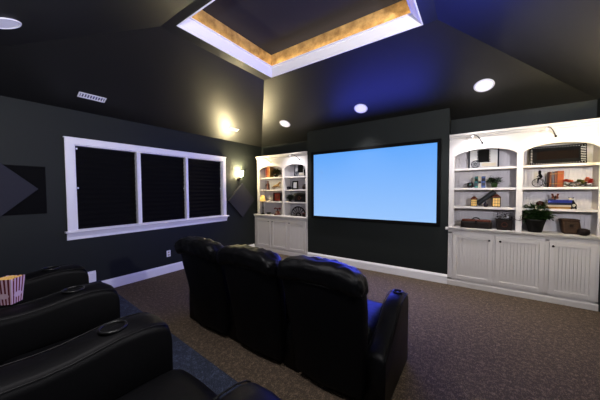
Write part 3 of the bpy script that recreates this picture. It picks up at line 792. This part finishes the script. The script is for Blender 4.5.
for i, (x, w, h, m, l) in enumerate(((5.438, .022, .205, 'book_brown', 'thin brown book next to the bicycle figurine'), (5.463, .024, .208, 'purple', 'dark purple-brown book in the middle of the upright row'), (5.489, .024, .21, 'book_brown', 'brown book touching the orange book'), (5.533, .06, .213, 'orange', 'thick orange book at the right end of the upright row'))):
    book(x, .09, Z2, w, h, .13, M[m], l, group='upright books on the second shelf, right bookcase')
def flowers(x, y, z, w, h, mats, label, seed):
    t = thing('flower_cluster', label, 'artificial flowers', (x, y, z), 0, 'artificial flowers on the second shelf'); random.seed(seed)
    b = MB(); f = MB()
    for k in range(5):
        c = Vector((random.uniform(-w*.32, w*.32), random.uniform(-.03, .02), random.uniform(.4, .78)*h)); r_ = random.uniform(.024, .034)
        for q in range(14):
            a = q*2.4; e = q/14*1.4
            b.leaf(c, (math.cos(a)*math.cos(e), math.sin(a)*math.cos(e), math.sin(e)), r_*1.3, r_*.9, .2, k % 2, 3)
    b.build('blossom', mats, t, smooth=True, fix=False)['kind'] = 'stuff'
    for k in range(40):
        a = random.uniform(0, 2*PI)
        f.leaf((random.uniform(-w*.3, w*.3), random.uniform(-.03, .03), random.uniform(.1, .5)*h), (math.cos(a), math.sin(a)*.5, random.uniform(0, .7)), .032, .02, .4, k % 2, 3)
    f.build('leaves', [M['olive'], M['brown']], t, smooth=True, fix=False)['kind'] = 'stuff'
    MB().tube([(-w*.4, 0, .006), (0, .01, .012), (w*.4, 0, .006)], .005, 6).build('stem', M['brown'], t, smooth=True)
flowers(5.60, .065, Z2, .10, .11, [M['petal_red'], M['petal_pink']], 'reddish artificial flowers in front of the orange book', 1)
flowers(5.70, .08, Z2, .11, .10, [M['petal_yellow'], M['olive']], 'yellow-green artificial flowers in the middle of the flower row', 2)
flowers(5.782, .09, Z2, .10, .125, [M['petal_pink'], M['petal_red']], 'pink artificial flowers at the far right end of the second shelf', 3)
t = thing('round_ball', 'dark brown glazed ball on the third shelf behind the potted plant', 'ornament', (5.345, YD-.02, Z3))
MB().sphere((0, 0, .052), .048, n=20).build('ball', mat('brown glaze', rgb(62, 26, 18), .2), t, smooth=True)
MB().lathe([(.03, 0), (.022, .008), (.026, .012)], n=16).build('stand', M['brown'], t)
G = 'lying books on the third shelf'
book(5.512, .06, Z3, .025, .24, .15, M['gold'], 'yellow lying book at the bottom of the stack', True, group=G)
book(5.515, .065, Z3+.0255, .024, .235, .14, M['cream'], 'cream lying book second from the bottom of the stack', True, group=G)
book(5.525, .06, Z3+.05, .030, .225, .15, mat('dark navy cloth', rgb(24, 30, 70), .5), 'navy lying book under the bright blue one', True, group=G)
book(5.525, .055, Z3+.0805, .034, .225, .15, M['blue'], 'bright blue lying book on top of the stack', True, group=G)
t = thing('butterfly_figurine', 'small dark orange-winged butterfly ornament on the blue book', 'figurine', (5.49, .11, Z3+.115))
MB().tube([(0, 0, .0), (0, 0, .03), (0, -.01, .06)], [.008, .009, .004], 7).build('body', M['black'], t, smooth=True)
for sx in (-1, 1):
    MB().prism([(0, .02), (sx*.018, .085), (sx*.04, .082), (sx*.03, .05), (sx*.036, .02), (sx*.015, .01)], -.002, .002, 'y').build('wing', M['rust'], t)
t = thing('cow_figurine', 'black and white crouching animal figurine at the end of the book stack', 'figurine', (5.655, .10, Z3))
r = MB(); r.sphere((0, 0, .04), .034, sc=(1.1, .9, 1.1), n=14); r.tube([(0, 0, .06), (-.01, -.01, .09), (-.02, -.015, .12)], [.026, .022, .018], 10)
for sx in (-1, 1): r.tube([(sx*.018, -.02, .04), (sx*.02, -.035, .01), (sx*.02, -.045, .004)], [.012, .009, .007], 7)
r.build('body', M['black'], t, smooth=True)
MB().sphere((-.025, -.022, .125), .02, sc=(1.2, 1, .9)).build('head', M['cream'], t, smooth=True)
MB().sphere((.004, -.024, .045), .018, sc=(1, .6, 1.2)).build('belly', M['cream'], t, smooth=True)
for sx in (-1, 1): MB().tube([(-.02+sx*.012, -.01, .137), (-.02+sx*.026, -.008, .152)], [.007, .002], 6).build('ear', M['black'], t, smooth=True)
plant(5.295, .065, Z0, .108, .175, .17, .26, 260, [M['green'], M['dgreen'], M['green']], M['pot'], 'bushy green plant in a black tapered pot on the right counter', .034, 11)
t = thing('wicker_box', 'brown mottled wicker box leaning back on the right counter', 'basket', (5.645, .13, Z0))
MB().rbox((0, 0, .085), (.175, .13, .17), .02, 8, lambda p: (p.x+(p.z-.08)*(-.12), p.y+(p.z)*.10, p.z+wrinkle(p, 30, .004))).build('box_body', M['wicker'], t, smooth=True)
MB().rbox((-.012, .014, .178), (.18, .13, .03), .012, 6).build('lid', M['wicker'], t, smooth=True)
MB().box(-.02, .012, -.068, -.055, .09, .13).build('clasp', M['bronze'], t)
t = thing('round_basket', 'small dark round basket in front of the wicker box', 'basket', (5.74, .025, Z0))
MB().lathe([(.03, 0), (.05, .015), (.058, .045), (.05, .072), (.03, .085), (.001, .088)], n=24).build('basket_body', M['dwicker'], t, smooth=True)
MB().torus((0, 0, .07), .05, .005, 'z', 24, 6).build('rim', M['brown'], t, smooth=True)

# --- left bookcase, left bay
G = 'upright books on the top shelf, left bookcase'
book(.325, .10, Z1, .04, .245, .13, M['red'], 'dark red upright book on the top shelf, left bookcase', group=G)
book(.372, .10, Z1, .045, .262, .13, M['orange'], 'orange upright book next to the dark red one', group=G)
book(.425, .10, Z1, .05, .26, .13, M['tan'], 'tan upright book beside the flowering plant', group=G)
plant(.62, .12, Z1, .055, .06, .14, .19, 130, [M['green'], M['dgreen'], M['red'], M['olive']], M['pot'], 'dark leafy plant with reddish leaves on the top shelf, left bookcase', .034, 21)
def figurine(x, z, m, label, h, lean=0):
    t = thing('figurine', label, 'figurine', (x, .10, z))
    r = MB(); r.lathe([(.045, 0), (.042, .012), (.036, .02), (.03, h*.3), (.038, h*.5), (.03, h*.68), (.012, h*.75)], n=16)
    r.tube([(.03, 0, h*.62), (.055, -.02, h*.5), (.03, -.035, h*.42)], [.012, .010, .008], 7); r.tube([(-.03, 0, h*.62), (-.055, -.02, h*.48), (-.04, -.035, h*.36)], [.012, .010, .008], 7)
    r.build('body', m, t, smooth=True)
    MB().sphere((0, -.005, h*.84), h*.11).build('head', m, t, smooth=True)
    return t
figurine(.375, Z2, M['rust'], 'rust-red standing figurine on the second shelf, left bookcase', .23)
t = thing('horse_figurine', 'tan rearing horse figurine on the second shelf, left bookcase', 'figurine', (.64, .10, Z2))
r = MB(); r.tube([(-.07, 0, .075), (-.02, 0, .085), (.05, 0, .105), (.085, 0, .145), (.10, 0, .17)], [.028, .032, .034, .02, .016], 10)
r.tube([(.10, 0, .175), (.125, 0, .165), (.14, 0, .15)], [.018, .014, .008], 8)
for sx, b in ((-.065, 0), (-.05, 1)):
    r.tube([(sx, (b-.5)*.03, .07), (sx-.01, (b-.5)*.03, .04), (sx, (b-.5)*.03, .002)], [.014, .008, .007], 7)
for sx, b in ((.05, 0), (.06, 1)):
    r.tube([(sx, (b-.5)*.03, .09), (sx+.045, (b-.5)*.03, .08), (sx+.04, (b-.5)*.03, .045)], [.013, .008, .006], 7)
r.build('body', M['tan'], t, smooth=True)
MB().tube([(-.09, 0, .08), (-.12, 0, .06), (-.125, 0, .02)], [.008, .010, .003], 7).build('tail', M['gold'], t, smooth=True)
t = thing('table_lamp', 'small table lamp with a yellow shade on the left counter', 'table lamp', (.275, .014, Z0))
MB().lathe([(.046, 0), (.047, .012), (.032, .03), (.018, .05), (.014, .12), (.020, .16), (.012, .22), (.009, .34), (.001, .34)], n=18).build('base', M['bronze'], t, smooth=True)
MB().lathe([(.078, .325), (.04, .47), (.037, .47), (.075, .325)], n=22, cap=False).build('lamp_shade', mat('yellow lamp shade', rgb(225, 180, 100), .6, emit=rgb(235, 180, 95), estr=.25), t, smooth=True)
figurine(.44, Z3, M['cream'], 'cream figurine beside the red box on the third shelf', .16)
t = thing('shadow_box', 'dark red square picture box on the third shelf, left bookcase', 'picture', (.655, .10, Z3))
f = MB(); w = .115; f.box(-w, w, 0, .05, 0, .015); f.box(-w, w, 0, .05, .195, .21); f.box(-w, -w+.015, 0, .05, .015, .195); f.box(w-.015, w, 0, .05, .015, .195)
f.build('frame', M['brown'], t, bevel=.002)
MB().box(-w+.015, w-.015, .03, .05, .015, .195).build('picture', M['red'], t)
MB().lathe([(.001, .02), (.05, .022), (.05, .03), (.001, .03)], (0, 0, .105), 20, 'y').build('medallion', M['rust'], t)
t = thing('telephone', 'red antique telephone-like ornament on the left counter', 'ornament', (.70, .07, Z0))
MB().lathe([(.09, 0), (.088, .015), (.06, .03), (.045, .07), (.05, .085), (.02, .10)], n=20).build('base', M['rust'], t, smooth=True)
MB().tube([(-.09, 0, .14), (-.075, 0, .165), (0, 0, .15), (.075, 0, .165), (.09, 0, .14)], [.02, .016, .010, .016, .02], 10).build('handset', M['red'], t, smooth=True)
MB().torus((0, -.052, .055), .022, .005, 'y', 18, 6).build('dial', M['cream'], t, smooth=True)
MB().tube([(0, 0, .09), (0, 0, .15)], .012, 8).build('cradle', M['brown'], t)
t = thing('dark_bowl', 'low dark dish at the foot of the table lamp', 'bowl', (.44, .05, Z0))
MB().lathe([(.03, 0), (.045, .008), (.06, .045), (.062, .05), (.056, .048), (.04, .014), (.001, .012)], n=22, cap=False).build('dish', M['black'], t, smooth=True)
MB().torus((0, 0, .049), .060, .003, 'z', 24, 6).build('rim', M['bronze'], t, smooth=True)

# --- left bookcase, right bay
t = thing('photo_frame', 'black photo frame with a pale picture on the second shelf', 'photo frame', (1.185, .12, Z2)); t.rotation_euler = (math.radians(-6), 0, 0)
f = MB(); w = .085; hh = .20; f.box(-w, w, 0, .015, 0, .03); f.box(-w, w, 0, .015, hh-.03, hh); f.box(-w, -w+.035, 0, .015, .03, hh-.03); f.box(w-.035, w, 0, .015, .03, hh-.03)
f.build('frame', M['black'], t, bevel=.002)
MB().box(-w+.035, w-.035, .006, .014, .03, hh-.03).build('picture', M['steel'], t)
t = thing('small_camera', 'small dark boxy ornament left of the photo frame', 'ornament', (1.03, .10, Z2))
MB().rbox((0, 0, .035), (.085, .05, .07), .008, 5).build('body', M['black'], t, smooth=True)
MB().lathe([(.02, -.025), (.022, -.04), (.016, -.045), (.001, -.043)], (0, 0, .035), 16, 'y').build('lens', M['purple'], t, smooth=True)
t = thing('round_jar', 'dark brown round jar at the right end of the second shelf', 'jar', (1.475, .10, Z2))
MB().lathe([(.03, 0), (.05, .015), (.056, .05), (.045, .085), (.028, .095)], n=20).build('jar_body', M['brown'], t, smooth=True)
MB().lathe([(.034, .095), (.034, .105), (.01, .115), (.008, .125), (.001, .127)], n=16).build('lid', M['bronze'], t, smooth=True)
t = thing('camera_ornament', 'dark box ornament at the right end of the top shelf beside the film-strip picture', 'ornament', (1.525, .05, Z1))
MB().rbox((0, 0, .09), (.05, .05, .10), .006, 5).build('body', M['black'], t, smooth=True)
MB().box(-.02, .02, -.02, .02, 0, .04).build('stand', M['brown'], t)
plant(1.06, .11, Z3, .045, .07, .075, .13, 90, [M['dgreen'], M['dgreen']], M['pot'], 'dark green bushy plant on the third shelf, left bookcase', .028, 31)
t = thing('decorative_box', 'black decorative box with a brown round emblem on the third shelf', 'box', (1.35, .11, Z3))
MB().box(-.145, .145, -.04, .05, 0, .16).build('body', M['black'], t, bevel=.004)
MB().prism([(-.05, .161), (.06, .161), (.05, .19), (.005, .20), (-.04, .19)], -.147, .147, 'x').build('lid', mat('dark lid', rgb(34, 26, 24), .4), t)
MB().torus((0, -.042, .09), .035, .005, 'y', 20, 6).build('emblem', M['rust'], t, smooth=True)
t = thing('fan_ornament', 'black half-wheel fan ornament with white gaps on the left counter', 'ornament', (1.30, .095, Z0))
f = MB(); f.torus((0, 0, .012), .20, .016, 'y', 26, 6, arc=PI); f.torus((0, 0, .012), .06, .018, 'y', 16, 6, arc=PI); f.box(-.215, .215, -.015, .015, 0, .02)
f.build('rim', M['black'], t, smooth=True)
for k in range(1, 8):
    a = PI*k/8; MB().tube([(.05*math.cos(a), 0, .012+.05*math.sin(a)), (.20*math.cos(a), 0, .012+.20*math.sin(a))], [.005, .012], 6).build('spoke', M['black'], t)
t = thing('brown_box', 'small brown trinket box beside the fan ornament, next to the screen wall', 'box', (1.515, .03, Z0))
MB().rbox((0, 0, .035), (.08, .07, .07), .008, 5).build('body', M['brown'], t, smooth=True)
MB().rbox((0, 0, .078), (.084, .074, .016), .005, 4).build('lid', M['rust'], t, smooth=True)
